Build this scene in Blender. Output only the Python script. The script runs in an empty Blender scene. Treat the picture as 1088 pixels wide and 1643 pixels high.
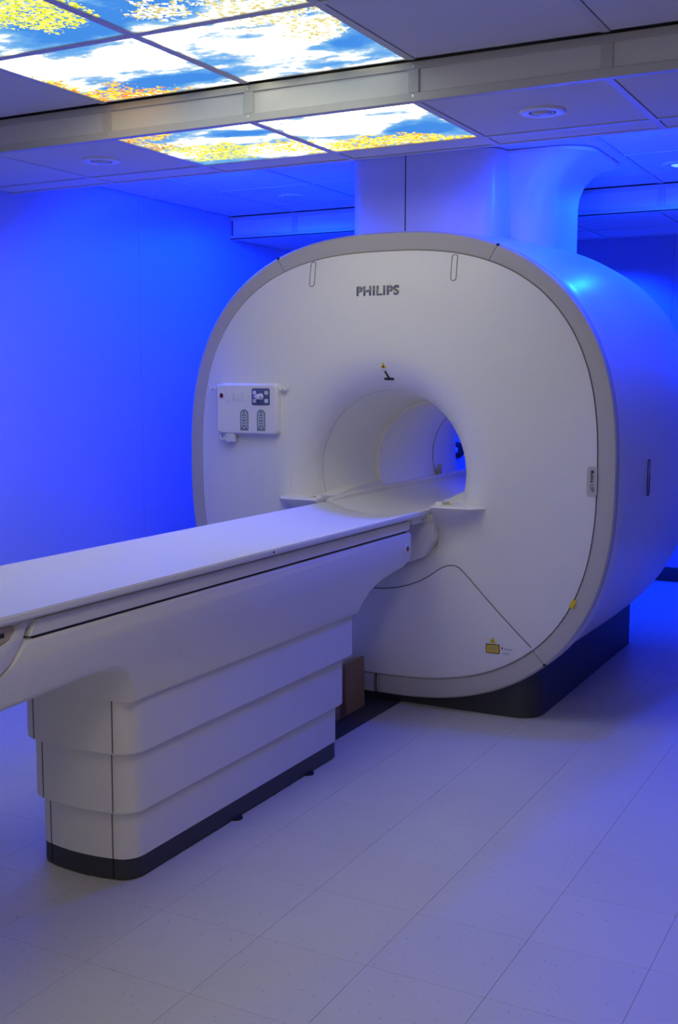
import bpy, bmesh, math, random
from mathutils import Vector, Matrix
random.seed(7)
S = bpy.context.scene
COL = S.collection

# ------------------------------------------------------------------ camera
CAM = Vector((0.0, 0.0, 1.41))
RIGHT = Vector((0.46930193, -0.88303657, 0.00144999))
UP = Vector((0.10253216, 0.05612293, 0.99314519))
FWD = Vector((0.87706491, 0.46593629, -0.11687825))
cam_d = bpy.data.cameras.new('camera')
cam = bpy.data.objects.new('camera', cam_d)
COL.objects.link(cam)
m = Matrix((( RIGHT.x, UP.x, -FWD.x, CAM.x), (RIGHT.y, UP.y, -FWD.y, CAM.y), (RIGHT.z, UP.z, -FWD.z, CAM.z), (0, 0, 0, 1)))
cam.matrix_world = m
cam_d.sensor_fit = 'VERTICAL'
cam_d.sensor_height = 24.0
cam_d.lens = 1817.6 / 1643 * 24.0
cam_d.clip_start = 0.02
S.camera = cam

# ------------------------------------------------------------------ world, exposure
W = bpy.data.worlds.new('world')
S.world = W
W.use_nodes = True
W.node_tree.nodes['Background'].inputs[0].default_value = (0.0, 0.0, 0.0, 1)
W.node_tree.nodes['Background'].inputs[1].default_value = 0.0
S.view_settings.view_transform = 'Standard'
S.view_settings.look = 'None'
S.view_settings.gamma = 1
S.view_settings.use_curve_mapping = False
S.view_settings.exposure = 0.0

S.cycles.max_bounces = 7
S.cycles.diffuse_bounces = 4
S.cycles.glossy_bounces = 3

# light levels of the visible, inferred and added lamps (tuned together)
SKY_STRENGTH = 3.5            # backlit sky panels in the ceiling
BLUE = (0.001, 0.033, 1.0)
WHITE_FILL_STRENGTH = 4.4         # white fill panel added out of view on the viewer's side
SPOT_FRONT_W = 23.0            # blue downlights in the lowered ceiling strip
SPOT_MID_W = 82.0             # blue bulbs just behind the lowered ceiling strip
SPOT_BACK_W = 102.0             # blue downlights in the ceiling round the scanner

# warm fill light added behind the viewpoint to brighten surfaces facing it
dl = bpy.data.lights.new('rear_fill_light', 'AREA')
dl.shape = 'RECTANGLE'; dl.size = .95; dl.size_y = 2.0; dl.energy = 8.0; dl.color = (1.0, .93, .82)
dlo = bpy.data.objects.new('rear_fill_light', dl)
dlo.location = (-.96, .85, 1.08); dlo.rotation_euler = (math.radians(90), 0, math.radians(-90))
COL.objects.link(dlo)

# ------------------------------------------------------------------ helpers
WL = {}
def wl(o):
    return WL.get(o.name, Vector((0, 0, 0))) if o else Vector((0, 0, 0))

def link(o, parent=None):
    COL.objects.link(o)
    if parent:
        o.parent = parent
        o.matrix_parent_inverse = Matrix.Translation(-wl(parent))
    return o

def tag(o, label=None, cat=None, group=None, kind=None):
    if label: o['label'] = label
    if cat: o['category'] = cat
    if group: o['group'] = group
    if kind: o['kind'] = kind
    return o

def empty(name, loc=(0, 0, 0), label=None, cat=None, group=None, kind=None):
    o = bpy.data.objects.new(name, None)
    o.empty_display_size = .1
    o.location = loc
    COL.objects.link(o)
    WL[o.name] = Vector(loc)
    return tag(o, label, cat, group, kind)

def mk(name, verts, faces, mat, parent=None, smooth=None, bevel=None, seg=2, loc=None):
    me = bpy.data.meshes.new(name)
    me.from_pydata([tuple(v) for v in verts], [], faces)
    bm = bmesh.new(); bm.from_mesh(me)
    bmesh.ops.recalc_face_normals(bm, faces=bm.faces)
    if bevel:
        es = [e for e in bm.edges if len(e.link_faces) == 2 and e.calc_face_angle(0) > math.radians(25)]
        bmesh.ops.bevel(bm, geom=es, offset=bevel, segments=seg, profile=.5, affect='EDGES', clamp_overlap=True)
    bm.to_mesh(me); bm.free()
    if smooth is not None:
        for p in me.polygons: p.use_smooth = True
        me.set_sharp_from_angle(angle=math.radians(smooth))
    me.materials.append(mat)
    o = bpy.data.objects.new(name, me)
    if loc: o.location = loc
    return link(o, parent)

def inst(name, me, loc, parent=None, rot=None):
    o = bpy.data.objects.new(name, me)
    o.location = loc
    if rot: o.rotation_euler = rot
    return link(o, parent)

BOXF = [(0, 1, 2, 3), (4, 7, 6, 5), (0, 4, 5, 1), (1, 5, 6, 2), (2, 6, 7, 3), (3, 7, 4, 0)]
def boxv(x0, x1, y0, y1, z0, z1):
    return [(x0, y0, z0), (x1, y0, z0), (x1, y1, z0), (x0, y1, z0), (x0, y0, z1), (x1, y0, z1), (x1, y1, z1), (x0, y1, z1)]
def box(name, b, mat, parent=None, bevel=None, seg=2):
    return mk(name, boxv(*b), BOXF, mat, parent, 35 if bevel else None, bevel, seg)

def loft(loops, closed=True, cap0=False, cap1=False):
    n = len(loops[0]); V = []; F = []
    for L in loops: V += list(L)
    for i in range(len(loops) - 1):
        for j in range(n if closed else n - 1):
            k = (j + 1) % n
            F.append((i * n + j, i * n + k, (i + 1) * n + k, (i + 1) * n + j))
    if cap0: F.append(tuple(range(n)))
    if cap1: F.append(tuple(range((len(loops) - 1) * n, len(loops) * n)))
    return V, F

def prism_xz(pts, y0, y1):            # polygon in X,Z swept along Y
    n = len(pts)
    V = [(x, y0, z) for x, z in pts] + [(x, y1, z) for x, z in pts]
    F = [tuple(range(n)), tuple(range(n, 2 * n))]
    for i in range(n):
        k = (i + 1) % n
        F.append((i, k, n + k, n + i))
    return V, F

def prism_yz(pts, x0, x1):
    n = len(pts)
    V = [(x0, y, z) for y, z in pts] + [(x1, y, z) for y, z in pts]
    F = [tuple(range(n)), tuple(range(n, 2 * n))]
    for i in range(n):
        k = (i + 1) % n
        F.append((i, k, n + k, n + i))
    return V, F

def tube(path, r, n=8, caps=True):
    P = [Vector(p) for p in path]; loops = []
    ref = Vector((0.3, 0.2, 1)).normalized()
    for i, p in enumerate(P):
        t = (P[min(i + 1, len(P) - 1)] - P[max(i - 1, 0)]).normalized()
        a = t.cross(ref)
        if a.length < 1e-3: a = t.cross(Vector((1, 0, 0)))
        a.normalize(); b = t.cross(a)
        rr = r[i] if isinstance(r, (list, tuple)) else r
        loops.append([p + a * math.cos(2 * math.pi * k / n) * rr + b * math.sin(2 * math.pi * k / n) * rr for k in range(n)])
    return loft(loops, True, caps, caps)

def lathe(profile, c, axis='z', n=40, cap0=False, cap1=False):   # profile of (radius, height)
    loops = []
    for r, h in profile:
        L = []
        for k in range(n):
            a = 2 * math.pi * k / n
            u, v = r * math.cos(a), r * math.sin(a)
            if axis == 'z': L.append((c[0] + u, c[1] + v, c[2] + h))
            elif axis == 'x': L.append((c[0] + h, c[1] + u, c[2] + v))
            else: L.append((c[0] + u, c[1] + h, c[2] + v))
        loops.append(L)
    return loft(loops, True, cap0, cap1)

def rrect(w, h, r, n=6):              # rounded rectangle outline centred on 0
    pts = []
    for cx, cy, a0 in ((w / 2 - r, h / 2 - r, 0), (-w / 2 + r, h / 2 - r, 90), (-w / 2 + r, -h / 2 + r, 180), (w / 2 - r, -h / 2 + r, 270)):
        for k in range(n + 1):
            a = math.radians(a0 + 90 * k / n)
            pts.append((cx + r * math.cos(a), cy + r * math.sin(a)))
    return pts

def text_mesh(name, body, size, mat, parent, xdir, ydir, loc, offset=0.0, extrude=.0006, width=None, height=None):
    cu = bpy.data.curves.new(name + '_curve', 'FONT')
    cu.body = body; cu.size = 1.0; cu.extrude = 0; cu.offset = offset
    cu.space_character = 1.12; cu.align_x = 'CENTER'; cu.align_y = 'CENTER'
    t = bpy.data.objects.new(name + '_tmp', cu); COL.objects.link(t)
    bpy.context.view_layer.update()
    dg = bpy.context.evaluated_depsgraph_get()
    me = bpy.data.meshes.new_from_object(t.evaluated_get(dg))
    COL.objects.unlink(t); bpy.data.objects.remove(t)
    xs = [v.co.x for v in me.vertices]; ys = [v.co.y for v in me.vertices]
    cx, cy = (min(xs) + max(xs)) / 2, (min(ys) + max(ys)) / 2
    sx = (width / (max(xs) - min(xs))) if width else size
    sy = (height / (max(ys) - min(ys))) if height else sx
    X, Y = Vector(xdir), Vector(ydir); L = Vector(loc)
    for v in me.vertices:
        v.co = L + X * (v.co.x - cx) * sx + Y * (v.co.y - cy) * sy
    me.materials.clear(); me.materials.append(mat)
    bm = bmesh.new(); bm.from_mesh(me)
    nrm = X.cross(Y)
    ex = bmesh.ops.extrude_face_region(bm, geom=bm.faces[:])
    bmesh.ops.translate(bm, verts=[g for g in ex['geom'] if isinstance(g, bmesh.types.BMVert)], vec=nrm * extrude)
    bmesh.ops.recalc_face_normals(bm, faces=bm.faces)
    bm.to_mesh(me); bm.free()
    me.name = name
    return link(bpy.data.objects.new(name, me), parent)

# ------------------------------------------------------------------ materials
def mat(name, col, rough=.5, metal=0.0, spec=.5, noise=None, bump=None, coat=0):
    M = bpy.data.materials.new(name); M.use_nodes = True
    N = M.node_tree.nodes; Lk = M.node_tree.links
    b = N['Principled BSDF']
    b.inputs['Base Color'].default_value = (*col, 1)
    b.inputs['Roughness'].default_value = rough
    b.inputs['Metallic'].default_value = metal
    b.inputs['Specular IOR Level'].default_value = spec
    if coat: b.inputs['Coat Weight'].default_value = coat
    if noise or bump:
        g = N.new('ShaderNodeNewGeometry')
    if noise:                          # (scale, amount)
        t = N.new('ShaderNodeTexNoise'); t.inputs['Scale'].default_value = noise[0]; t.inputs['Detail'].default_value = 4
        Lk.new(g.outputs['Position'], t.inputs['Vector'])
        r = N.new('ShaderNodeMapRange'); r.inputs['To Min'].default_value = 1 - noise[1]; r.inputs['To Max'].default_value = 1 + noise[1]
        Lk.new(t.outputs['Fac'], r.inputs['Value'])
        x = N.new('ShaderNodeVectorMath'); x.operation = 'SCALE'; x.inputs[0].default_value = col
        Lk.new(r.outputs[0], x.inputs['Scale']); Lk.new(x.outputs[0], b.inputs['Base Color'])
    if bump:                           # (scale, strength)
        t2 = N.new('ShaderNodeTexNoise'); t2.inputs['Scale'].default_value = bump[0]; t2.inputs['Detail'].default_value = 3
        Lk.new(g.outputs['Position'], t2.inputs['Vector'])
        bp = N.new('ShaderNodeBump'); bp.inputs['Strength'].default_value = bump[1]; bp.inputs['Distance'].default_value = .002
        Lk.new(t2.outputs['Fac'], bp.inputs['Height']); Lk.new(bp.outputs[0], b.inputs['Normal'])
    return M

def emis(name, col, s):
    M = bpy.data.materials.new(name); M.use_nodes = True
    N = M.node_tree.nodes; N.clear()
    o = N.new('ShaderNodeOutputMaterial'); e = N.new('ShaderNodeEmission')
    e.inputs[0].default_value = (*col, 1); e.inputs[1].default_value = s
    M.node_tree.links.new(e.outputs[0], o.inputs[0])
    return M

M_SHELL = mat('white_gloss_cover', (.80, .785, .75), .38, noise=(60, .012), bump=(900, .03))
M_SIDE = mat('white_side_shell', (.80, .79, .77), .3, bump=(900, .03))
M_RING = mat('warm_grey_trim', (.50, .475, .45), .5, bump=(900, .05))
M_BORE = mat('bore_liner', (.82, .81, .78), .4)
M_TABLE = mat('table_cover_white', (.76, .735, .69), .42, noise=(50, .012), bump=(800, .04))
M_TOP = mat('tabletop_white', (.72, .71, .68), .4)
M_DARK = mat('dark_plinth', (.035, .037, .045), .5, noise=(40, .08))
M_BLACK = mat('black_gap', (.012, .012, .013), .6)
M_SEAM = mat('seam_grey', (.13, .125, .12), .7)
M_SEAM3 = mat('joint_grey', (.22, .21, .20), .7)
M_SEAM2 = mat('soft_seam', (.40, .39, .38), .7)
M_BLUEGREY = mat('blue_grey_pad', (.10, .12, .24), .45)
M_KEY = mat('key_white', (.72, .72, .74), .45)
M_RED = mat('red_button', (.16, .01, .012), .4)
M_REDBR = mat('brown_red_button', (.28, .07, .05), .5)
M_YELLOW = mat('yellow_sticker', (.80, .56, .02), .5)
M_STKBLACK = mat('sticker_black', (.02, .02, .02), .6)
M_STKTXT = mat('sticker_grey_print', (.25, .25, .27), .6)
M_STKWHITE = mat('sticker_pale', (.62, .62, .68), .5)
M_LOGO = mat('logo_grey_metal', (.24, .24, .25), .35, metal=.5)
M_SOCKET = mat('socket_green_grey', (.22, .25, .24), .5)
M_SOCKIN = mat('socket_pale', (.50, .56, .55), .45)
M_METAL = mat('pale_metal', (.6, .6, .6), .3, metal=.8)
M_CARD = mat('brown_cardboard', (.30, .20, .13), .85, noise=(30, .15), bump=(300, .1))
M_TAPE = mat('brown_tape', (.16, .09, .05), .4, noise=(60, .25))
M_PLATE = mat('dark_floor_plate', (.045, .043, .05), .45, noise=(30, .15))
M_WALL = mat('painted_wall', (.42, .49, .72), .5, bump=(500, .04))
M_WALLWARM = mat('warm_beige_wall', (.50, .43, .30), .6, bump=(500, .04))
M_GALV = mat('dull_galvanised', (.22, .21, .20), .6)
M_WALLGAP = mat('wall_gap', (.45, .45, .45), .8)
M_BASEB = mat('grey_baseboard', (.06, .06, .065), .5)
M_CTILE = mat('ceiling_tile', (.70, .69, .68), .8, noise=(350, .05), bump=(700, .25))
M_BAR = mat('grid_bar_paint', (.62, .61, .60), .45)
M_BEAM = mat('beam_paint', (.52, .505, .475), .4, noise=(40, .02))
M_BEAMPANEL = mat('beam_panel_paint', (.66, .645, .61), .5, noise=(40, .02))
M_LAMPTRIM = mat('downlight_trim', (.78, .78, .78), .35)
M_LENS = mat('lens_frosted', (.55, .55, .58), .25)
M_LAMPLIT = emis('blue_lamp_face', (.10, .25, 1.0), 2.5)
M_WHITEFILL = emis('white_fill_diffuser', (1.0, .93, .84), WHITE_FILL_STRENGTH)
M_BOREFILL = emis('bore_fill_glow', (1.0, .97, .95), 2.8)
M_TAN = mat('tan_latch', (.5, .42, .3), .5)

def floor_mat():
    M = bpy.data.materials.new('speckled_floor_tile'); M.use_nodes = True
    N = M.node_tree.nodes; L = M.node_tree.links; b = N['Principled BSDF']
    g = N.new('ShaderNodeNewGeometry'); oi = N.new('ShaderNodeObjectInfo')
    big = N.new('ShaderNodeTexNoise'); big.inputs['Scale'].default_value = 3.0; big.inputs['Detail'].default_value = 3
    L.new(g.outputs['Position'], big.inputs['Vector'])
    # short dark flecks
    mp = N.new('ShaderNodeMapping'); mp.inputs['Scale'].default_value = (120, 270, 1); mp.inputs['Rotation'].default_value = (0, 0, .5)
    L.new(g.outputs['Position'], mp.inputs['Vector'])
    ds = N.new('ShaderNodeTexNoise'); ds.inputs['Scale'].default_value = .35
    L.new(mp.outputs[0], ds.inputs['Vector'])
    mx = N.new('ShaderNodeMix'); mx.data_type = 'VECTOR'; mx.inputs[0].default_value = .25
    L.new(mp.outputs[0], mx.inputs[4]); L.new(ds.outputs['Color'], mx.inputs[5])
    v = N.new('ShaderNodeTexVoronoi'); v.inputs['Scale'].default_value = .8; v.inputs['Randomness'].default_value = 1
    L.new(mx.outputs[1], v.inputs['Vector'])
    sp = N.new('ShaderNodeSeparateColor'); L.new(v.outputs['Color'], sp.inputs[0])
    size = N.new('ShaderNodeMapRange'); size.inputs['From Min'].default_value = .83; size.inputs['From Max'].default_value = 1.0
    size.inputs['To Min'].default_value = 0.0; size.inputs['To Max'].default_value = .30
    L.new(sp.outputs[0], size.inputs['Value'])
    lt = N.new('ShaderNodeMath'); lt.operation = 'LESS_THAN'
    L.new(v.outputs['Distance'], lt.inputs[0]); L.new(size.outputs[0], lt.inputs[1])
    fa = N.new('ShaderNodeMath'); fa.operation = 'MULTIPLY'; fa.inputs[1].default_value = .5
    L.new(lt.outputs[0], fa.inputs[0])
    var = N.new('ShaderNodeMapRange'); var.inputs['To Min'].default_value = .93; var.inputs['To Max'].default_value = 1.05
    L.new(big.outputs['Fac'], var.inputs['Value'])
    rv = N.new('ShaderNodeMapRange'); rv.inputs['To Min'].default_value = .985; rv.inputs['To Max'].default_value = 1.015
    L.new(oi.outputs['Random'], rv.inputs['Value'])
    mu = N.new('ShaderNodeMath'); mu.operation = 'MULTIPLY'
    L.new(var.outputs[0], mu.inputs[0]); L.new(rv.outputs[0], mu.inputs[1])
    sc = N.new('ShaderNodeVectorMath'); sc.operation = 'SCALE'; sc.inputs[0].default_value = (.545, .52, .465)
    L.new(mu.outputs[0], sc.inputs['Scale'])
    mc = N.new('ShaderNodeMix'); mc.data_type = 'RGBA'
    L.new(fa.outputs[0], mc.inputs[0]); L.new(sc.outputs[0], mc.inputs[6]); mc.inputs[7].default_value = (.12, .11, .11, 1)
    L.new(mc.outputs[2], b.inputs['Base Color'])
    b.inputs['Roughness'].default_value = .42
    b.inputs['Specular IOR Level'].default_value = .4
    return M
M_FLOOR = floor_mat()
M_JOINT = mat('floor_joint', (.36, .345, .31), .8)

def sky_mat():
    """Flat print of sky, clouds and tree crowns on the backlit diffusers."""
    M = bpy.data.materials.new('sky_print'); M.use_nodes = True
    N = M.node_tree.nodes; L = M.node_tree.links; N.clear()
    out = N.new('ShaderNodeOutputMaterial'); em = N.new('ShaderNodeEmission')
    L.new(em.outputs[0], out.inputs[0])
    g = N.new('ShaderNodeNewGeometry'); pos = g.outputs['Position']
    def math_(op, a, b=None, c=None):
        n = N.new('ShaderNodeMath'); n.operation = op
        for i, v in enumerate((a, b, c)):
            if v is None: continue
            if isinstance(v, (int, float)): n.inputs[i].default_value = v
            else: L.new(v, n.inputs[i])
        return n.outputs[0]
    def noise(scale, detail=4, rough=.55, stretch=(1, 1, 1), w=(0, 0, 0)):
        mp = N.new('ShaderNodeMapping'); mp.inputs['Scale'].default_value = stretch; mp.inputs['Location'].default_value = w
        L.new(pos, mp.inputs['Vector'])
        t = N.new('ShaderNodeTexNoise'); t.inputs['Scale'].default_value = scale; t.inputs['Detail'].default_value = detail
        t.inputs['Roughness'].default_value = rough
        L.new(mp.outputs[0], t.inputs['Vector'])
        return t.outputs['Fac']
    def smooth(v, a, b):
        r = N.new('ShaderNodeMapRange'); r.interpolation_type = 'SMOOTHSTEP'
        r.inputs['From Min'].default_value = a; r.inputs['From Max'].default_value = b
        L.new(v, r.inputs['Value']); return r.outputs[0]
    def mixc(f, a, b):
        n = N.new('ShaderNodeMix'); n.data_type = 'RGBA'
        if isinstance(f, (int, float)): n.inputs[0].default_value = f
        else: L.new(f, n.inputs[0])
        for s, v in ((6, a), (7, b)):
            if isinstance(v, tuple): n.inputs[s].default_value = (*v, 1)
            else: L.new(v, n.inputs[s])
        return n.outputs[2]
    wn = N.new('ShaderNodeTexNoise'); wn.inputs['Scale'].default_value = 5.5; wn.inputs['Detail'].default_value = 4
    L.new(pos, wn.inputs['Vector'])
    ws = N.new('ShaderNodeVectorMath'); ws.operation = 'SUBTRACT'; ws.inputs[1].default_value = (.5, .5, .5)
    L.new(wn.outputs['Color'], ws.inputs[0])
    wm = N.new('ShaderNodeVectorMath'); wm.operation = 'MULTIPLY'; wm.inputs[1].default_value = (.22, .34, 0)
    L.new(ws.outputs[0], wm.inputs[0])
    wa = N.new('ShaderNodeVectorMath'); wa.operation = 'ADD'
    L.new(pos, wa.inputs[0]); L.new(wm.outputs[0], wa.inputs[1])
    warped = wa.outputs[0]
    def blob(x, y, rx, ry, rot=0):
        mp = N.new('ShaderNodeMapping'); mp.vector_type = 'TEXTURE'
        mp.inputs['Location'].default_value = (x, y, 0); mp.inputs['Rotation'].default_value = (0, 0, rot)
        mp.inputs['Scale'].default_value = (rx, ry, 1000)
        L.new(warped, mp.inputs['Vector'])
        ln = N.new('ShaderNodeVectorMath'); ln.operation = 'LENGTH'
        L.new(mp.outputs[0], ln.inputs[0])
        return math_('SUBTRACT', 1.0, ln.outputs['Value'])
    def union(bs):
        o = bs[0]
        for b in bs[1:]: o = math_('MAXIMUM', o, b)
        return o
    # clouds
    n1 = noise(2.6, 7, .6, (1.7, .8, 1), (.3, .2, 0))
    n2 = noise(9, 5, .6, (1.6, .8, 1), (1.3, 4.2, 0))
    cl = math_('ADD', math_('MULTIPLY', n1, .75), math_('MULTIPLY', n2, .25))
    white = union([blob(3.0, 2.45, .16, .42), blob(3.05, 1.85, .24, .36), blob(2.86, 2.65, .14, .2), blob(3.55, 1.85, .2, .5), blob(3.6, 2.4, .12, .3), blob(3.85, 2.2, .12, .25), blob(2.35, 2.0, .2, .15)])
    blue = union([blob(3.25, 2.35, .09, .33), blob(2.6, 2.25, .16, .22), blob(3.12, 1.6, .1, .16), blob(3.75, 1.68, .12, .16), blob(2.55, 1.95, .2, .16), blob(3.55, 2.28, .06, .16)])
    bias = math_('SUBTRACT', math_('MULTIPLY', math_('MAXIMUM', white, -.3), .16), math_('MULTIPLY', math_('MAXIMUM', blue, -.1), .26))
    n3 = noise(30, 4, .6, (1.3, .8, 1), (7.3, 1.2, 0))
    cv = math_('ADD', math_('ADD', cl, bias), math_('MULTIPLY', math_('SUBTRACT', n3, .5), .10))
    base = mixc(smooth(cv, .34, .50), (.018, .080, .235), (.050, .135, .255))
    base = mixc(smooth(cv, .45, .58), base, (.215, .238, .245))
    base = mixc(smooth(cv, .495, .73), base, (3.0, 2.92, 2.15))
    # leaves
    edge = math_('MULTIPLY', math_('SUBTRACT', noise(22, 4, .65), .5), 1.5)
    vo = N.new('ShaderNodeTexVoronoi'); vo.inputs['Scale'].default_value = 78
    L.new(pos, vo.inputs['Vector'])
    vs = N.new('ShaderNodeSeparateColor'); L.new(vo.outputs['Color'], vs.inputs[0])
    fine = noise(60, 4, .7)
    def foliage(base, blobs, cols, dens, lo=-.12):
        field = math_('ADD', union(blobs), edge)
        thick = smooth(field, lo, lo + .55)
        hit = math_('GREATER_THAN', math_('ADD', math_('MULTIPLY', thick, dens), math_('MULTIPLY', math_('SUBTRACT', fine, .5), 1.3)), math_('ADD', math_('MULTIPLY', vs.outputs[0], .35), .22))
        hit = math_('MULTIPLY', hit, math_('GREATER_THAN', thick, .02))
        hit = math_('MULTIPLY', hit, math_('LESS_THAN', vo.outputs['Distance'], math_('ADD', math_('MULTIPLY', thick, .30), .36)))
        c = mixc(smooth(vs.outputs[1], .2, .8), cols[0], cols[1])
        c = mixc(math_('MULTIPLY', smooth(math_('ADD', vs.outputs[2], math_('MULTIPLY', n2, .6)), .75, 1.1), .9), c, cols[2])
        c = mixc(math_('MULTIPLY', smooth(fine, .55, .75), .5), c, cols[3])
        return mixc(hit, base, c)
    base = foliage(base, [blob(2.42, 2.30, .22, .17), blob(2.30, 2.55, .2, .2)], ((0.338, 0.324, 0.023), (0.427, 0.405, 0.099), (0.203, 0.225, 0.009), (0.495, 0.450, 0.225)), .85)
    base = foliage(base, [blob(3.34, 2.70, .18, .24), blob(3.15, 2.78, .2, .10), blob(3.36, 2.60, .13, .20)], ((0.405, 0.248, 0.018), (0.427, 0.338, 0.036), (0.338, 0.072, 0.009), (0.248, 0.054, 0.005)), .95)
    base = foliage(base, [blob(2.75, 1.72, .20, .26), blob(2.62, 1.95, .10, .16), blob(2.95, 1.66, .14, .16), blob(2.5, 1.7, .2, .2)], ((.36, .35, .24), (.62, .60, .48), (.20, .17, .05), (.13, .11, .06)), .62, -.02)
    base = foliage(base, [blob(3.50, 2.76, .18, .12), blob(3.62, 2.70, .12, .1)], ((0.293, 0.225, 0.036), (0.360, 0.203, 0.054), (0.135, 0.036, 0.023), (0.113, 0.068, 0.054)), .9)
    base = foliage(base, [blob(3.77, 2.52, .14, .19), blob(3.82, 2.40, .08, .12), blob(3.9, 2.60, .06, .14)], ((0.315, 0.297, 0.027), (0.405, 0.378, 0.081), (0.189, 0.180, 0.013), (0.090, 0.081, 0.018)), .85)
    base = foliage(base, [blob(3.95, 2.05, .14, .26), blob(3.92, 1.85, .13, .26), blob(3.98, 1.68, .07, .18), blob(3.82, 2.22, .10, .12)], ((0.414, 0.315, 0.018), (0.441, 0.369, 0.063), (0.270, 0.117, 0.009), (0.063, 0.045, 0.013)), .95)
    L.new(base, em.inputs[0]); em.inputs[1].default_value = SKY_STRENGTH
    return M
M_SKY = sky_mat()

# ------------------------------------------------------------------ room dimensions
T = .3048
XB, XE = -1.0, 8.02          # wall behind the viewer, end wall
YR, YL = -2.3, 3.965         # right wall, left wall
Z1, Z2, Z3 = 2.402, 2.281, 2.265
BX0, BX1 = 3.377, 4.16       # first lowered strip
BX2, BX3 = 6.02, 7.0         # second lowered strip

def project(p):
    v = Vector(p) - CAM; d = v.dot(FWD)
    if d < .05: return None
    return 544 + 1817.6 * v.dot(RIGHT) / d, 821.5 - 1817.6 * v.dot(UP) / d, d

# ------------------------------------------------------------------ floor
floor = box('floor', (XB, XE, YR, YL, -.06, -.0015), M_JOINT)
tag(floor, 'speckled off-white vinyl tile floor under the scanner and table', 'floor', kind='structure')
g = .0007
tm = bpy.data.meshes.new('floor_tile')
h = T / 2 - g / 2
tv = [(-h, -h, -.004), (h, -h, -.004), (h, h, -.004), (-h, h, -.004), (-h, -h, -.0004), (h, -h, -.0004), (h, h, -.0004), (-h, h, -.0004)]
k = h - .0004
tv += [(-k, -k, 0), (k, -k, 0), (k, k, 0), (-k, k, 0)]
tm.from_pydata(tv, [], [(0, 1, 5, 4), (1, 2, 6, 5), (2, 3, 7, 6), (3, 0, 4, 7), (4, 5, 9, 8), (5, 6, 10, 9), (6, 7, 11, 10), (7, 4, 8, 11), (8, 9, 10, 11)])
tm.materials.append(M_FLOOR)
cells = []
x0, y0 = 2.931, 1.1578
for i in range(-14, 18):
    for j in range(-13, 11):
        cx, cy = x0 + (i + .5) * T, y0 + (j + .5) * T
        if cx - T / 2 < XB - .02 or cx + T / 2 > XE + .03 or cy - T / 2 < YR - .02 or cy + T / 2 > YL + .03: 
            if not (XB - T / 2 < cx < XE + T / 2 and YR - T / 2 < cy < YL + T / 2): continue
        inframe = False
        for a in (-1, 0, 1):
            for b in (-1, 0, 1):
                q = project((cx + a * T / 2, cy + b * T / 2, 0))
                if q and -5 < q[0] < 1093 and -5 < q[1] < 1648: inframe = True
        hid = (4.55 < cx < 5.95 and 1.55 < cy < 2.7) or (2.6 < cx < 3.5 and 2.0 < cy < 2.25)
        cells.append((0 if (inframe and not hid) else 1, math.hypot(cx, cy), cx, cy))
cells.sort()
rest_v, rest_f = [], []
for n_, (a, d, cx, cy) in enumerate(cells):
    if a == 0 and n_ < 300:
        inst('floor_tile', tm, (cx, cy, 0), floor)
    else:
        o = len(rest_v)
        rest_v += [(v[0] + cx, v[1] + cy, v[2]) for v in tv]
        rest_f += [tuple(o + q for q in p.vertices) for p in tm.polygons]
ro = mk('floor_tile', rest_v, rest_f, M_FLOOR, floor); ro['kind'] = 'stuff'

# ------------------------------------------------------------------ walls
wl_ = box('wall_left', (XB, XE, YL + .006, YL + .12, 0, 2.6), M_WALLGAP)
tag(wl_, 'long side wall washed in blue light', 'wall', kind='structure')
xs = [XE, 7.55, 6.33, 5.11, 3.89, 2.67, 1.45, .23, XB]
for a, b in zip(xs[1:], xs[:-1]):
    box('wall_panel', (a + .0012, b - .0012, YL, YL + .006, .0, 2.55), M_WALL, wl_)
wf = box('wall_far', (XE + .006, XE + .12, YR - .1, YL + .12, 0, 2.6), M_WALLGAP)
tag(wf, 'end wall behind the scanner in blue light', 'wall', kind='structure')
ys = [YL, 2.90, 1.68, .46, -.76, YR]
for b, a in zip(ys[:-1], ys[1:]):
    box('wall_panel', (XE, XE + .006, a + .0012, b - .0012, 0, 2.55), M_WALL, wf)
wr = box('wall_right', (XB, XE, YR - .12, YR, 0, 2.6), M_WALLWARM)
tag(wr, 'plain side wall outside the view', 'wall', kind='structure')
wb = box('wall_back', (XB - .12, XB, YR - .12, YL + .12, 0, 2.6), M_WALLWARM)
tag(wb, 'plain wall behind the viewpoint', 'wall', kind='structure')
bb = box('baseboard_far', (XE - .012, XE, YR, YL, 0, .1), M_BASEB, bevel=.003)
tag(bb, 'dark grey baseboard along the end wall', 'baseboard', kind='structure')
bl = box('baseboard_left', (XB, XE - .012, YL - .012, YL, 0, .1), M_BASEB, bevel=.003)
tag(bl, 'dark grey baseboard along the blue side wall', 'baseboard', kind='structure')

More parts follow.
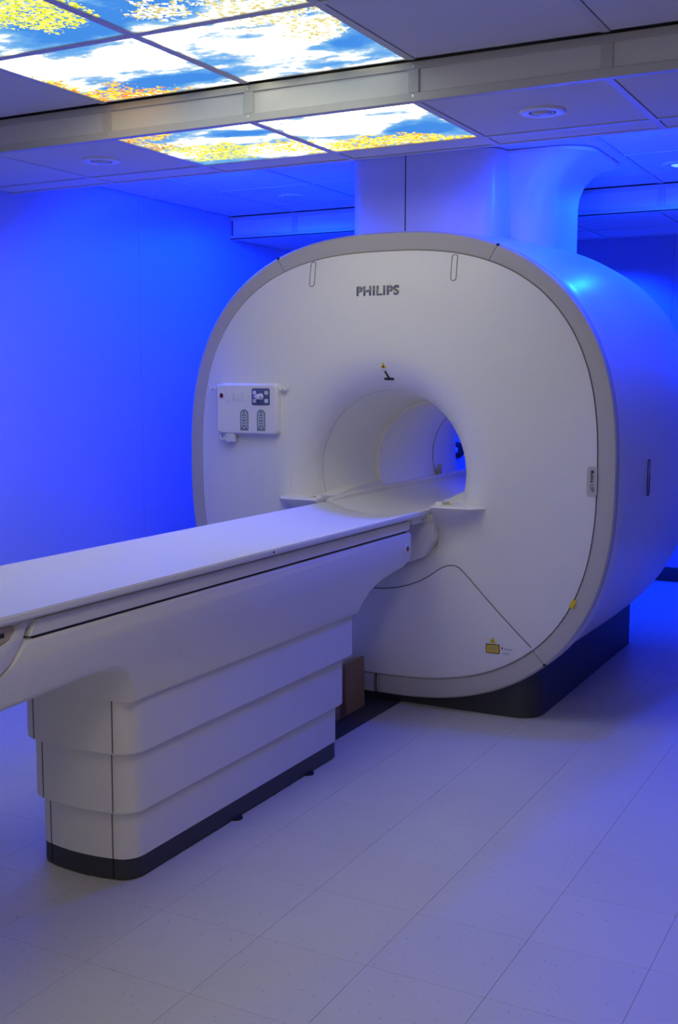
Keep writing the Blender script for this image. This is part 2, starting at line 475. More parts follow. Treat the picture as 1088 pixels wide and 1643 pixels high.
# ------------------------------------------------------------------ ceiling
ceil = box('ceiling', (XB - .1, XE + .1, YR - .1, YL + .1, 2.56, 2.66), M_CTILE)
tag(ceil, 'suspended ceiling of square tiles in a painted metal grid', 'ceiling', kind='structure')
SKYCELL = []
def grid(z, xl, yl, skip=(), bw=.024, open_end=False):
    """tiles and bars of one ceiling level: xl, yl are the grid lines"""
    for a, b in zip(xl[:-1], xl[1:]):
        for c, d in zip(yl[:-1], yl[1:]):
            mx, my = (a + b) / 2, (c + d) / 2
            if any(s[0] < mx < s[1] and s[2] < my < s[3] for s in skip): continue
            box('ceiling_tile', (a + .0148, b - .0148, c + .0148, d - .0148, z + .002, z + .016), M_CTILE, ceil)
    for x in (xl[:-1] if open_end else xl):
        box('grid_bar', (x - bw / 2, x + bw / 2, yl[0], yl[-1], z - .0015, z + .006), M_BAR, ceil)
    for y in yl:
        for a, b in zip(xl[:-1], xl[1:]):
            if y in (yl[0], yl[-1]): continue
            box('grid_bar', (a + bw / 2, b - bw / 2, y - bw / 2, y + bw / 2, z - .001, z + .006), M_BAR, ceil)
YG = [YR, -1.53, -.913, -.303, .308, .918, 1.531, 2.146, 2.757, 3.358, YL]
XN = [XB, -.29, .317, .927, 1.537, 2.147, 2.757, BX0 - .004]
SKY_AREA = [(1.537, BX0, 1.531, 2.757), (BX0, 3.995, 1.531, 2.757)]
grid(Z1, XN, YG, skip=SKY_AREA[:1], open_end=True)
grid(Z2, [BX0 + .014, 3.995, BX1 - .012], YG, skip=[(BX0, 3.995, 1.531, 2.757)])
YF = [YR, -1.68, -1.09, -.48, .125, .73, 1.335, 1.85, 2.355, 2.935, 3.505, YL]
grid(Z1, [BX1 + .012, 4.60, 5.21, 5.735, BX2 - .002], YF, open_end=True)
YF2 = [YR, -1.68, -1.09, -.48, .125, .73, 1.36, 1.885, 2.42, 2.96, 3.50, YL]
grid(Z3, [BX2 + .012, 6.635, BX3 - .012], YF2)
grid(Z1, [BX3 + .012, 7.6, XE - .01], YF2)

def beam(name, x, xsign, z0, z1, ylines, label, screws=True):
    """vertical face between two ceiling levels: recessed panels, rails, mullions"""
    e = empty(name, (x, 0, z0), label, 'beam', kind='structure')
    t = .010 * xsign
    def bx(n, xa, xb, *r, **kw): return box(n, (min(xa, xb), max(xa, xb), *r), M_BEAMPANEL if n == 'beam_panel' else M_BEAM, e, **kw)
    rw = .025
    bx('top_rail', x, x + .03 * xsign, ylines[0], ylines[-1], z1 - rw, z1 - .0015, bevel=.0015, seg=1)
    bx('bottom_rail', x, x + .03 * xsign, ylines[0], ylines[-1], z0 - .002, z0 + rw, bevel=.0015, seg=1)
    for a, b in zip(ylines[:-1], ylines[1:]):
        bx('beam_panel', x + t * .7, x + t * 2, a + .018, b - .018, z0 + rw, z1 - rw)
    for y in ylines[1:-1]:
        bx('mullion', x, x + .025 * xsign, y - .018, y + .018, z0 + rw, z1 - rw, bevel=.0012, seg=1)
        if screws:
            for z in (z0 + rw * .6, z1 - rw * .6):
                V, F = lathe([(.0045, 0), (.004, -.0012 * xsign), (.0015, -.0015 * xsign)], (x, y, z), 'x', 10, True, True)
                mk('screw', V, F, M_METAL, e, 40)
    return e
beam('trim_1', BX0, 1, Z2, Z1, YG, 'painted beam face with recessed panels below the sky panels')
beam('trim_2', BX2, 1, Z3, Z1, YF, 'blue-lit beam face with recessed panels behind the scanner column', screws=False)
tb = box('trim_3', (BX1 - .014, BX1, YR, YL, Z2, Z1 + .02), M_GALV)
tag(tb, 'back face of the lowered ceiling strip', 'beam', kind='structure')
tb = box('trim_4', (BX3 - .014, BX3, YR, YL, Z3, Z1 + .02), M_BEAM)
tag(tb, 'back face of the far lowered ceiling strip', 'beam', kind='structure')

# ------------------------------------------------------------------ backlit sky panels
def sky_panel(x0, x1, y0, y1, z, label):
    e = empty('sky_light_panel', ((x0 + x1) / 2, (y0 + y1) / 2, z), label, 'ceiling light', 'backlit sky panels in the ceiling')
    b = .012
    box('diffuser', (x0 + b, x1 - b, y0 + b, y1 - b, z + .0035, z + .008), M_SKY, e)
    V, F = [], []
    for c in ((x0 + b, x1 - b, y0 + b, y0 + b + .004), (x0 + b, x1 - b, y1 - b - .004, y1 - b), (x0 + b, x0 + b + .004, y0 + b + .004, y1 - b - .004), (x1 - b - .004, x1 - b, y0 + b + .004, y1 - b - .004)):
        o = len(V); V += boxv(*c, z - .0005, z + .003); F += [tuple(o + q for q in f) for f in BOXF]
    mk('panel_frame', V, F, M_BAR, e)
    box('light_housing', (x0 + b, x1 - b, y0 + b, y1 - b, z + .010, z + .07), M_BEAM, e)
sky_panel(2.757, BX0 - .012, 2.146, 2.757, Z1, 'backlit sky panel with an orange tree crown at its beam corner')
sky_panel(2.757, BX0 - .012, 1.531, 2.146, Z1, 'backlit sky panel with pale blossom branches above the beam and white clouds')
sky_panel(2.147, 2.757, 2.146, 2.757, Z1, 'backlit sky panel with yellow-green leaves in the top corner of the picture')
sky_panel(2.147, 2.757, 1.531, 2.146, Z1, 'backlit sky panel of pale blossom branches cut by the top picture edge')
sky_panel(BX0 + .014, 3.995, 2.146, 2.757, Z2, 'backlit sky panel below the beam with a yellow-green tree on white cloud')
sky_panel(BX0 + .014, 3.995, 1.531, 2.146, Z2, 'backlit sky panel below the beam with a long yellow tree crown')
for x0_, x1_, y0_, y1_ in [(a, b, c, d) for a, b in ((1.537, 2.147),) for c, d in ((1.531, 2.146), (2.146, 2.757))]:  # extra row added out of view for more white light
    sky_panel(x0_, x1_, y0_, y1_, Z1, ('added backlit sky panel out of view behind the yellow-green leaf panel' if y0_ > 2 else 'added backlit sky panel out of view behind the blossom panels'))

# ------------------------------------------------------------------ added white fill panel, then blue lamps
for (x0_, x1_, y0_, y1_) in ((.927, 2.147, .308, .918),):
    le = empty('white_fill_panel', ((x0_ + x1_) / 2, (y0_ + y1_) / 2, Z1), 'added white fill panel out of view over the open floor beside the table', 'ceiling light')
    box('diffuser', (x0_ + .02, x1_ - .02, y0_ + .02, y1_ - .02, Z1 - .004, Z1 - .002), M_WHITEFILL, le)
    box('fill_frame', (x0_, x1_, y0_, y1_, Z1 - .002, Z1 + .003), M_BAR, le)

def downlight(x, y, z, watts, label, lit, aim=None, spread=120, blend=.6):
    e = empty('downlight', (x, y, z), label, 'downlight', 'round ceiling downlights')
    V, F = lathe([(.044, .002), (.045, -.005), (.050, -.0062), (.064, -.0066), (.073, -.005), (.0765, -.001), (.0765, .002)], (x, y, z), 'z', 44)
    mk('trim_ring', V, F, M_LAMPTRIM, e, 40)
    V, F = lathe([(.0335, .001), (.034, -.005), (.0375, -.0052), (.038, .001)], (x, y, z), 'z', 36)
    mk('gimbal_ring', V, F, M_LAMPTRIM, e, 40)
    V, F = lathe([(.001, -.012), (.018, -.0108), (.028, -.007), (.0325, -.002), (.0325, .001)], (x, y, z), 'z', 32, True, False)
    mk('lens', V, F, lit, e, 60)
    V, F = lathe([(.0375, -.0006), (.0450, -.0006)], (x, y, z), 'z', 36)
    mk('gap_ring', V, F, M_BLACK, e)
    ld = bpy.data.lights.new('downlight_lamp', 'SPOT' if aim else 'POINT')
    ld.energy = watts; ld.color = BLUE
    ld.shadow_soft_size = .035
    lo = bpy.data.objects.new('downlight_lamp', ld)
    lo.location = (x, y, z - .040)
    if aim:
        ld.spot_size = math.radians(spread); ld.spot_blend = blend
        lo.rotation_euler = Vector(aim).to_track_quat('-Z', 'Y').to_euler()
    link(lo, e)
downlight(3.70, 3.053, Z2, SPOT_FRONT_W, 'round downlight in the lowered strip beside the yellow-green tree panel', M_LENS, (-.05, .3, -1), 125, .8)
downlight(3.705, 1.215, Z2, SPOT_FRONT_W, 'round downlight in the lowered strip above the scanner right of the sky panels', M_LENS, (-.2, -.25, -1), 105, .8)
downlight(4.46, 3.12, Z1, SPOT_MID_W, 'round downlight hidden behind the lowered strip on the side wall side', M_LAMPLIT, (.52, .18, -1), 163, .32)
downlight(4.46, 1.10, Z1, SPOT_MID_W, 'round downlight hidden behind the lowered strip beside the ceiling column', M_LAMPLIT, (.52, 0, -1), 163, .32)
downlight(5.50, 3.215, Z1, SPOT_BACK_W, 'small round downlight in the blue ceiling between column and side wall', M_LENS, (.1, .1, -1), 168, .3)
downlight(5.52, 1.150, Z1, SPOT_BACK_W, 'round downlight at the picture edge behind the column flange', M_LAMPLIT, (.05, 0, -1), 172, .25)

for y_, lb in ((.55, 'added round downlight hidden by the far beam beside the scanner flank'), (2.05, 'added round downlight hidden by the far beam behind the column'), (3.30, 'added round downlight hidden by the far beam next to the side wall')):
    downlight(7.45, y_, Z1, 150.0, lb, M_LAMPLIT, (.3, 0, -1), 108, .45)  # unseen lamps added to brighten the end wall

# ------------------------------------------------------------------ the scanner
CY = 2.11                    # centre line of scanner and table
BZ = 1.01                    # bore centre height
OUT = (2.105, 1.029, 1.005, .991, 2.525)
INN = (2.105, 1.034, .928, .905, 2.63)
def sup(c, a, ds=0.0, zmin=None):         # point on a superellipse at angle a
    cy, cz, ra, rb, n = c
    ca, sa = math.cos(a), math.sin(a)
    r = (abs(ca / (ra + ds)) ** n + abs(sa / (rb + ds)) ** n) ** (-1 / n)
    y, z = cy + r * ca, cz + r * sa
    if zmin is not None: z = max(z, zmin)
    return y, z
def supnorm(c, y, z):
    cy, cz, ra, rb, n = c
    return (abs((y - cy) / ra) ** n + abs((z - cz) / rb) ** n) ** (1 / n)
R0, RF, XF, DF = .352, .54, 4.322, .156
def face_x(y, z):
    s = supnorm(INN, y, z)
    x = XF + .034 * min(s, 1.02) ** 6
    r = math.hypot(y - CY, z - BZ)
    if r < RF:
        t = min(1.0, (RF - r) / (RF - R0))
        x += DF * (1 - math.sqrt(max(0.0, 1 - t ** 2.2)))
    return x

mri = empty('mri_scanner', (5.2, CY, 0), 'large white scanner with a round bore, grey rim and ceiling column', 'scanner')
# dark plinth
pl = []
for px, py in [(a, b) for a, b in rrect(1.66, 1.38, .10, 7)]:
    pl.append((5.25 + px, CY + py))
V, F = loft([[(x, y, 0.0) for x, y in pl], [(x, y, .36) for x, y in pl]], True, True, True)
mk('plinth', V, F, M_DARK, mri, 40)
# side shell
NS = 128
prof = [(4.398, -.003, -.003), (4.404, .000, .000), (4.50, .006, .005), (4.62, .022, .016), (4.80, .048, .032), (5.05, .075, .046), (5.35, .088, .050),
        (5.60, .075, .040), (5.80, .040, .012), (5.95, -.015, -.035), (6.06, -.085, -.095), (6.13, -.17, -.17), (6.165, -.27, -.26), (6.178, -.38, -.36)]
loops = []
for x, da, db in prof:
    L = []
    for k in range(NS):
        a = 2 * math.pi * k / NS
        w = max(0.0, min(1.0, 1 + 1.15 * math.sin(a)))          # the shell swells above, its belly stays straight
        lo_ = -.02 * (1 - w)
        c = (OUT[0], OUT[1], OUT[2] + (da if da < 0 else da * w + lo_ * (x > 4.55)), OUT[3] + (db if db < 0 else db * w + lo_ * (x > 4.55)), OUT[4])
        L.append((x, *sup(c, a, 0, .03)))
    loops.append(L)
loops.append([(6.172, CY + .468 * math.cos(2 * math.pi * k / NS), BZ + .468 * math.sin(2 * math.pi * k / NS)) for k in range(NS)])
V, F = loft(loops)
side = mk('side_shell', V, F, M_SIDE, mri, 60)
# oval hand grip outlines on the flank
gp = []
for (dx, dz) in rrect(.034, .15, .0165, 8):
    x, z = 4.728 + dx + .010 * dz, 1.005 + dz
    t = abs((z - 1.029) / (OUT[3] + .038)); y = OUT[0] - (OUT[2] + .0385) * (1 - t ** 2.525) ** (1 / 2.525)
    gp.append((x, y - .001, z))
V, F = tube(gp + gp[:1], .0022, 6)
mk('grip_outline', V, F, M_BLACK, side)

# rim segments
cuts = [math.radians(a) for a in (-87.8, -46.5, 60.2, 118.8, 226.6, 270.6)]
def ring_seg(a0, a1, name='rim_segment'):
    n = max(6, int((a1 - a0) / math.radians(2)))
    gap = .0012
    A = [a0 + gap + (a1 - a0 - 2 * gap) * i / n for i in range(n + 1)]
    sec = [(-1, .001, 4.375), (-1, .000, 4.366), (0, .004, 4.360), (.5, 0, 4.357), (1, -.008, 4.364), (1, -.001, 4.374), (1, -.001, 4.398), (-1, .001, 4.398)]
    L = []
    for a in A:
        loop = []
        for w, d, x in sec:
            if w == -1: y, z = sup(INN, a, d)
            elif w == 1: y, z = sup(OUT, a, d)
            else:
                yi, zi = sup(INN, a, 0); yo, zo = sup(OUT, a, 0)
                f = .06 if w == 0 else .5
                y, z = yi + (yo - yi) * f, zi + (zo - zi) * f
            loop.append((x, y, z))
        L.append(loop)
    V, F = loft(L, True, True, True)
    return mk(name, V, F, M_RING, mri, 35)
segs = list(zip(cuts[:-1], cuts[1:]))
for a0, a1 in segs: ring_seg(a0, a1)
ring_seg(cuts[-1] + math.radians(.0) , cuts[0] + 2 * math.pi - math.radians(.9))
# dark backing behind the rim joints
L = []
for k in range(NS):
    a = 2 * math.pi * k / NS
    yi, zi = sup(INN, a, -.02); yo, zo = sup(OUT, a, -.012)
    L.append(((4.40, yi, zi), (4.40, yo, zo), (4.47, yo, zo), (4.47, yi, zi)))
V, F = loft(L + L[:1])
mk('rim_backing', V, F, M_SEAM, mri)
for a in (60.2, 118.8, 226.6):
    y, z = sup(OUT, math.radians(a), -.006)
    V, F = lathe([(.006, 0), (.006, -.010), (.004, -.012)], (4.372, y, z), 'x', 12, True, True)
    mk('rim_screw', V, F, M_BLACK, mri)

# front cover: from bore mouth to rim, a smooth flare round the bore
NA, NR = 144, 40
loops = []
for i in range(NR + 1):
    t = i / NR
    f = t ** 1.7
    L = []
    for k in range(NA):
        a = 2 * math.pi * k / NA
        yb, zb = CY + R0 * math.cos(a), BZ + R0 * math.sin(a)
        yo, zo = sup(INN, a, -.0012)
        y, z = yb + (yo - yb) * f, zb + (zo - zb) * f
        L.append((face_x(y, z), y, z))
    loops.append(L)
loops.append([(4.41, y, z) for x, y, z in loops[-1]])
V, F = loft(loops)
cover = mk('front_cover', V, F, M_SHELL, mri, 50)

# lower service cover, its top edge a wave, laid flush on the face
seamR = [(CY, .512), (2.074, .514), (2.02, .522), (1.957, .540), (1.910, .560), (1.871, .582), (1.835, .608), (1.809, .625), (1.787, .635), (1.764, .639), (1.746, .637), (1.731, .631), (1.705, .608), (1.675, .578), (1.62, .520), (1.564, .463), (1.49, .388), (1.425, .322)]
seam = [(2 * CY - y, z) for y, z in seamR[:0:-1]] + seamR
nb = len(seam)
def outl(i):
    # bottom outline point under seam point i
    t = i / (nb - 1)
    a = math.radians(-46.8 + (-133.2 + 46.8) * t)
    return sup(INN, a, -.006)
rows = []
for j in range(9):
    f = j / 8
    row = []
    for i, (y, z) in enumerate(seam):
        yo, zo = outl(i)
        yy, zz = y + (yo - y) * f, z + (zo - z) * f
        row.append((face_x(yy, zz) - .005, yy, zz))
    rows.append(row)
rows = [[(x + .012, y, z) for x, y, z in rows[0]]] + rows + [[(x + .012, y, z) for x, y, z in rows[-1]]]
V, F = loft(rows, closed=False)
low = mk('lower_cover', V, F, M_SHELL, mri, 35)
V, F = tube([(face_x(y, z) - .0036, y, z + .0026) for y, z in seam], .0024, 6)
mk('cover_joint', V, F, M_SEAM3, low)

# upper slots in the cover
for y in (2.456 - .017, 1.799 - .017):
    pts = [(y + a, 1.858 + b) for a, b in rrect(.024, .105, .0115, 6)]
    V, F = tube([(face_x(p, q) - .0006, p, q) for p, q in pts + pts[:1]], .0017, 5)
    mk('slot_outline', V, F, M_SEAM, cover)
    q_ = [(y + a, 1.858 + b) for a, b in rrect(.020, .101, .0095, 6)]
    V, F = loft([[(face_x(a, b) - .0008, a, b) for a, b in q_], [(face_x(a, b) + .01, a, b) for a, b in q_]], True, True, True)
    mk('slot_insert', V, F, M_SHELL, cover)

# bore
def tubepart(name, prof, mt, sm=40):
    V, F = lathe(prof, (0, CY, BZ), 'x', 96)
    return mk(name, V, F, mt, mri, sm)
tubepart('bore_mouth', [(R0 - .0008, 4.4805), (.347, 4.50), (.336, 4.55), (.323, 4.65), (.312, 4.76), (.304, 4.88), (.302, 4.915)], M_BORE)
tubepart('bore_joint', [(R0 + .003, 4.4775), (R0 - .0006, 4.4785), (R0 - .0006, 4.4800)], M_SEAM2)
tubepart('bore_lip', [(.302, 4.914), (.290, 4.915), (.284, 4.919), (.284, 4.926), (.2925, 4.930), (.2925, 4.935)], M_SHELL)
bl_ = []
for x in (4.96, 5.56):
    bl_.append([(x, CY + r_ * math.cos(math.radians(a_)), BZ + r_ * math.sin(math.radians(a_))) for a_, r_ in ((146, .2905), (152, .2905), (152, .287), (146, .287))])
V, F = loft(bl_, True, True, True)
mk('bore_fill_strip', V, F, M_BOREFILL, mri)  # glowing fill strip added on the hidden side to brighten the bore
tubepart('bore_tube', [(.2925, 4.935), (.291, 5.25), (.2925, 5.585)], M_BORE)
tubepart('bore_ring', [(.2925, 5.585), (.290, 5.588), (.290, 5.594), (.2925, 5.60)], M_SEAM2)
tubepart('bore_rear_mouth', [(.2925, 5.60), (.296, 5.78), (.306, 5.90), (.328, 6.00), (.37, 6.09), (.43, 6.15), (.47, 6.17)], M_BORE)

# shelf with tapering apron under the bore mouth
def apron(side):
    rows = []
    nz, ny = 14, 16
    for j in range(nz + 1):
        f = j / nz
        z = .884 - f * .235
        hw = .490 - .16 * f ** 1.4
        inner = .268 - .01 * f
        p = .046 * (1 - f) ** 1.5
        row = []
        for i in range(ny + 1):
            t = i / ny
            dy = inner + (hw - inner) * t
            y = CY + side * dy
            t0 = .80 - .60 * min(1, f / .35)
            q = max(0, (t - t0) / (1 - t0)); edge = 1 - q * q * (3 - 2 * q)
            edge *= 1 - f * f * (3 - 2 * f)
            xx = XF + .034 * min(supnorm(INN, y, z), 1.02) ** 6     # face without the flare
            x = (xx - p - .010 * (1 - f) ** 3) * edge + (face_x(y, z) - .0006) * (1 - edge)
            row.append((x, y, z))
        rows.append(row)
    # rounded upper edge and flat top running back into the bore mouth
    top = []
    for (x, y, z) in rows[0]:
        top.append((x + .006, y, z + .006))
    back = []
    for (x, y, z) in rows[0]:
        dy = abs(y - CY)
        rr = math.hypot(dy, .892 - BZ)
        back.append((max(face_x(y, .892), 4.36 if rr > .5 else 4.42) + .03 * max(0, 1 - (dy - .26) / .2), y, .892))
    rows = [back, [(x + .012, y, .8915) for x, y, z in rows[0]], top] + rows
    # inner cheek facing the table
    V, F = loft(rows, closed=False)
    n = ny + 1
    base = len(V)
    for j in range(len(rows)):
        V.append((4.47, CY + side * .268, V[j * n][2]))
    for j in range(len(rows) - 1):
        F.append((j * n, (j + 1) * n, base + j + 1, base + j))
    return mk('bore_shelf', V, F, M_SHELL, mri, 40)
for s in (-1, 1):
    sh = apron(s)
    # bracket block at the inner end of the shelf with a small triangle sticker
    y = CY + s * .282
    V, F = prism_xz([(4.315, .905), (4.40, .897), (4.40, .84), (4.355, .78), (4.315, .84)], min(y - s * .012, y + s * .018), max(y - s * .012, y + s * .018))
    mk('shelf_bracket', V, F, M_SHELL, sh, 40, .004, 2)
    yy = CY + s * .318
    V = [(4.330, yy - .017, .8935), (4.330, yy + .017, .8935), (4.372, yy, .8935), (4.330, yy - .017, .8945), (4.330, yy + .017, .8945), (4.372, yy, .8945)]
    mk('triangle_sticker', V, [(0, 1, 2), (3, 5, 4), (0, 3, 4, 1), (1, 4, 5, 2), (2, 5, 3, 0)], M_YELLOW, sh)
# docking panel between the shelf aprons
V, F = prism_yz([(CY - .266, .822), (CY + .266, .822), (CY + .266, .74), (CY + .22, .665), (CY + .15, .64), (CY - .15, .64), (CY - .22, .665), (CY - .266, .74)], 4.305, 4.44)
mk('docking_panel', V, F, M_SHELL, mri, 35, .010, 2)

# bed rails running through the bore
def trough(x0, x1, hw, zr, dip, zb, n=20, lip=.02, step=None):
    prof = []
    prof.append((hw, zr))
    prof.append((hw - lip, zr))
    m_ = hw - lip
    for i in range(1, n):
        d = m_ - 2 * m_ * i / n
        prof.append((d, zr - dip * (1 - (abs(d) / m_) ** 2.2)))
    prof.append((-m_, zr)); prof.append((-hw, zr))
    if step: prof += [(-hw, step), (-hw + .024, step), (-hw + .03, zb), (hw - .03, zb), (hw - .024, step), (hw, step)]
    else: prof += [(-hw, zb), (hw, zb)]
    L = [[(x, CY + y, z) for y, z in prof] for x in (x0, x1)]
    return loft(L, True, True, True)
V, F = trough(4.335, 6.25, .258, .884, .050, .80, lip=.006)
mk('bore_bed', V, F, M_SHELL, mri, 30)
for s in (-1, 1):
    ya, yb = sorted((CY + s * .236, CY + s * .266))
    V, F = prism_xz([(4.36, .884), (4.50, .896), (6.25, .905), (6.25, .82), (4.36, .82)], ya, yb)
    mk('bed_rail', V, F, M_SHELL, mri, 30, .004, 1)
    # filler between rail and bore wall near the mouth
    L = []
    for i in range(13):
        x = 4.44 + (4.93 - 4.44) * i / 12
        up = .892 + .028 * math.sin(min(1, i / 7) * math.pi / 2)
        rb = .352 - .05 * min(1, i / 10)
        yo = math.sqrt(max(0, rb ** 2 - (up - BZ) ** 2)) + .012
        L.append([(x, CY + s * .262, .85), (x, CY + s * .262, up), (x, CY + s * yo, up + .002), (x, CY + s * yo, .85)])
    V, F = loft(L, True, True, True)
    mk('bore_filler', V, F, M_BORE, mri, 40)
    # latch nubs on the rails
    V, F = prism_xz([(5.60, .88), (5.60, .925), (5.615, .955), (5.625, .955), (5.635, .88)], min(CY + s * .255, CY + s * .27), max(CY + s * .255, CY + s * .27))
    mk('rail_stop', V, F, M_TAN, mri)

# column to the ceiling
def rr_loop(cx, cy, lx, ly, r, z, n=10):
    return [(cx + a, cy + b, z) for a, b in rrect(lx, ly, r, n)]
col_l = []
x0c, x1c, yrc, ylc = 4.90, 5.44, 1.565, 2.50
zs = [(1.85, 0), (2.20, 0)] + [(2.20 + .185 * math.sin(math.radians(a)), .175 * (1 - math.cos(math.radians(a)))) for a in (15, 30, 45, 60, 72, 82, 90)] + [(2.398, .180), (2.400, .176)]
for z, o in zs:
    xa, xb, ya, yb = x0c - .3 * o, x1c + .25 * o, yrc - o, ylc
    col_l.append(rr_loop((xa + xb) / 2, (ya + yb) / 2, xb - xa, yb - ya, .13 + o * .1, z))
V, F = loft(col_l, True, False, True)
colm = mk('ceiling_column', V, F, M_SIDE, mri, 50)
V, F = loft([rr_loop(4.89, CY, .30, .725, .085, 1.85), rr_loop(4.89, CY, .30, .725, .085, 2.40)], True, False, True)
mk('column_front_duct', V, F, M_SIDE, mri, 40)
box('duct_joint', (4.7385, 4.7415, 2.181, 2.185, 1.95, 2.40), M_BLACK, mri)

# lettering and stickers on the face
LX, LZ = (0, -1, 0), (0, 0, 1)
text_mesh('logo_lettering', 'PHILIPS', 1, M_LOGO, cover, LX, LZ, (face_x(2.12, 1.777) - .0005, 2.119, 1.777), offset=.030, extrude=.003, width=.197, height=.041)
# warning triangle and the black alignment mark above the bore
def face_poly(name, pts, mt, parent, lift=.001, thick=.0015):
    n = len(pts)
    V = [(face_x(y, z) - lift, y, z) for y, z in pts] + [(face_x(y, z) + thick, y, z) for y, z in pts]
    F = [tuple(range(n)), tuple(range(2 * n - 1, n - 1, -1))] + [(i, (i + 1) % n, n + (i + 1) % n, n + i) for i in range(n)]
    return mk(name, V, F, mt, parent)
cy_, cz_ = 2.094, 1.465
tri = face_poly('warning_triangle', [(cy_ + .0145, cz_ - .011), (cy_, cz_ + .014), (cy_ - .0145, cz_ - .011)], M_YELLOW, cover)
face_poly('triangle_print', [(cy_ + .005, cz_ - .008), (cy_, cz_ + .003), (cy_ - .005, cz_ - .008)], M_STKBLACK, tri, .0016)
face_poly('sticker_print', [(cy_ + .012, cz_ - .022), (cy_ + .012, cz_ - .017), (cy_ - .012, cz_ - .017), (cy_ - .012, cz_ - .022)], M_STKWHITE, tri, .0012)
mk_ = face_poly('laser_window', [(2.081 + a, 1.409 + b) for a, b in rrect(.048, .011, .005, 4)], M_STKBLACK, cover, .0012, .004)
V, F = tube([(face_x(2.088, 1.441) - .002, 2.090, 1.442), (face_x(2.083, 1.41) - .003, 2.080, 1.412)], [.0035, .0055], 8)
mk('laser_stem', V, F, M_STKBLACK, mk_)
# laser label on the lower cover
def low_poly(name, pts, mt, parent, lift=.0062):
    return face_poly(name, pts, mt, parent, lift, -.004)
ly, lz = 1.585, .305
st = low_poly('laser_label', [(ly + a, lz + b) for a, b in rrect(.058, .040, .003, 3)], M_STKBLACK, low)
low_poly('label_field', [(ly + a, lz + b) for a, b in rrect(.051, .033, .002, 3)], M_YELLOW, st, .0068)
for q in range(4):
    low_poly('label_print', [(ly + a, lz + .009 - q * .006 + b) for a, b in ((.018, .001), (.018, -.001), (-.018, -.001), (-.018, .001))], M_STKTXT, st, .0072)
t3 = low_poly('laser_triangle', [(ly + .014, lz + .026), (ly, lz + .050), (ly - .014, lz + .026)], M_YELLOW, low)
low_poly('triangle_print', [(ly + .0022, lz + .030), (ly, lz + .042), (ly - .0022, lz + .030)], M_STKBLACK, t3, .0068)
t4 = low_poly('text_label', [(ly - .040 + a, lz + .006 + b) for a, b in rrect(.008, .008, .003, 3)], M_STKTXT, low)
low_poly('label_print', [(ly - .066 + a, lz + .003 + b) for a, b in ((.018, .0012), (.018, -.0012), (-.018, -.0012), (-.018, .0012))], M_STKTXT, t4, .0064)
low_poly('label_print', [(ly - .054 + a, lz - .016 + b) for a, b in rrect(.030, .010, .0045, 4)], M_STKWHITE, t4, .0064)
# model plate on the right edge of the face
py_, pz_ = 1.194, 1.013
pp = face_poly('name_plate', [(py_ + a, pz_ + b) for a, b in rrect(.038, .116, .009, 5)], mat('plate_grey', (.52, .51, .50), .35), cover, .0035)
text_mesh('name_plate_lettering', 'Multiva 1.5T', 1, M_STKBLACK, pp, (0, 0, -1), (0, -1, 0), (face_x(py_, pz_) - .0045, py_ - .001, pz_ + .002), offset=.012, extrude=.0008, width=.083, height=.0135)
# yellow mark between face and rim
a = math.radians(211.3)
ys_ = []
for da, ds in ((-1.1, -.004), (1.1, -.004), (1.1, .012), (-1.1, .012)):
    y, z = sup(INN, a + math.radians(da), ds); ys_.append((4.354, y, z))
V = ys_ + [(x + .01, y, z) for x, y, z in ys_]
mk('yellow_mark', V, [(0, 1, 2, 3), (7, 6, 5, 4), (0, 4, 5, 1), (1, 5, 6, 2), (2, 6, 7, 3), (3, 7, 4, 0)], M_YELLOW, cover)
# thin raised strip below the flare on the far side
V, F = tube([(face_x(2.545, .975) - .002, 2.545, .985), (face_x(2.548, .93) - .002, 2.548, .93), (face_x(2.552, .902) - .002, 2.552, .905)], .0022, 6)
mk('cover_strip', V, F, M_SHELL, cover, 40)

# control panel on the face
XP = 4.292
def PY(px): return 2.908 - (px - 348) * .003281
def PZ(py): return 1.3854 - (py - 616) * .00275
cp_pts = [(2.7505 + a, 1.2745 + b) for a, b in rrect(.318, .222, .022, 6)]
cpL = []
for x, sft in ((4.345, .006), (XP + .012, .002), (XP + .004, -.001), (XP, -.006)):
    cpL.append([(x, 2.7505 + (y - 2.7505) * (1 + sft / .16), 1.2745 + (z - 1.2745) * (1 + sft / .11)) for y, z in cp_pts])
V, F = loft(cpL, True, True, True)
cp = mk('control_panel', V, F, M_SHELL, mri, 30)
def onpanel(name, cx, cy, w, h, r, mt, t=.003, n=5):
    pts = [(PY(cx) + a, PZ(cy) + b) for a, b in rrect(w, h, r, n)]
    V, F = loft([[(XP + .002, y, z) for y, z in pts], [(XP - t, y, z) for y, z in pts], [(XP - t - .0008, PY(cx) + (y - PY(cx)) * .9, PZ(cy) + (z - PZ(cy)) * .9) for y, z in pts]], True, True, True)
    return mk(name, V, F, mt, cp, 30)
onpanel('button_ring', 356.9, 634.6, .026, .030, .0125, M_KEY, .003, 8)
onpanel('red_button', 356.9, 634.6, .017, .021, .0083, M_RED, .006, 8)
for cx, cy, w, h in ((366.3, 629.5, .013, .013), (366.3, 641.5, .013, .015), (376.5, 635.4, .014, .040), (383.8, 635.4, .012, .038), (391.5, 635.4, .019, .042), (399.5, 635.4, .010, .017)):
    onpanel('panel_key', cx, cy, w, h, .003, M_SHELL, .0022)
onpanel('joystick_pad', 419.5, 636.2, .094, .075, .008, M_BLUEGREY, .0016)
for cx in (410.2, 428.8):
    for cy in (629.8, 642.8):
        onpanel('pad_key', cx, cy, .017, .017, .004, M_KEY, .005)
V, F = lathe([(.015, 0), (.015, -.004), (.008, -.006), (.007, -.020), (.012, -.023), (.012, -.030), (.006, -.033)], (XP, PY(419.5), PZ(636)), 'x', 18, True, True)
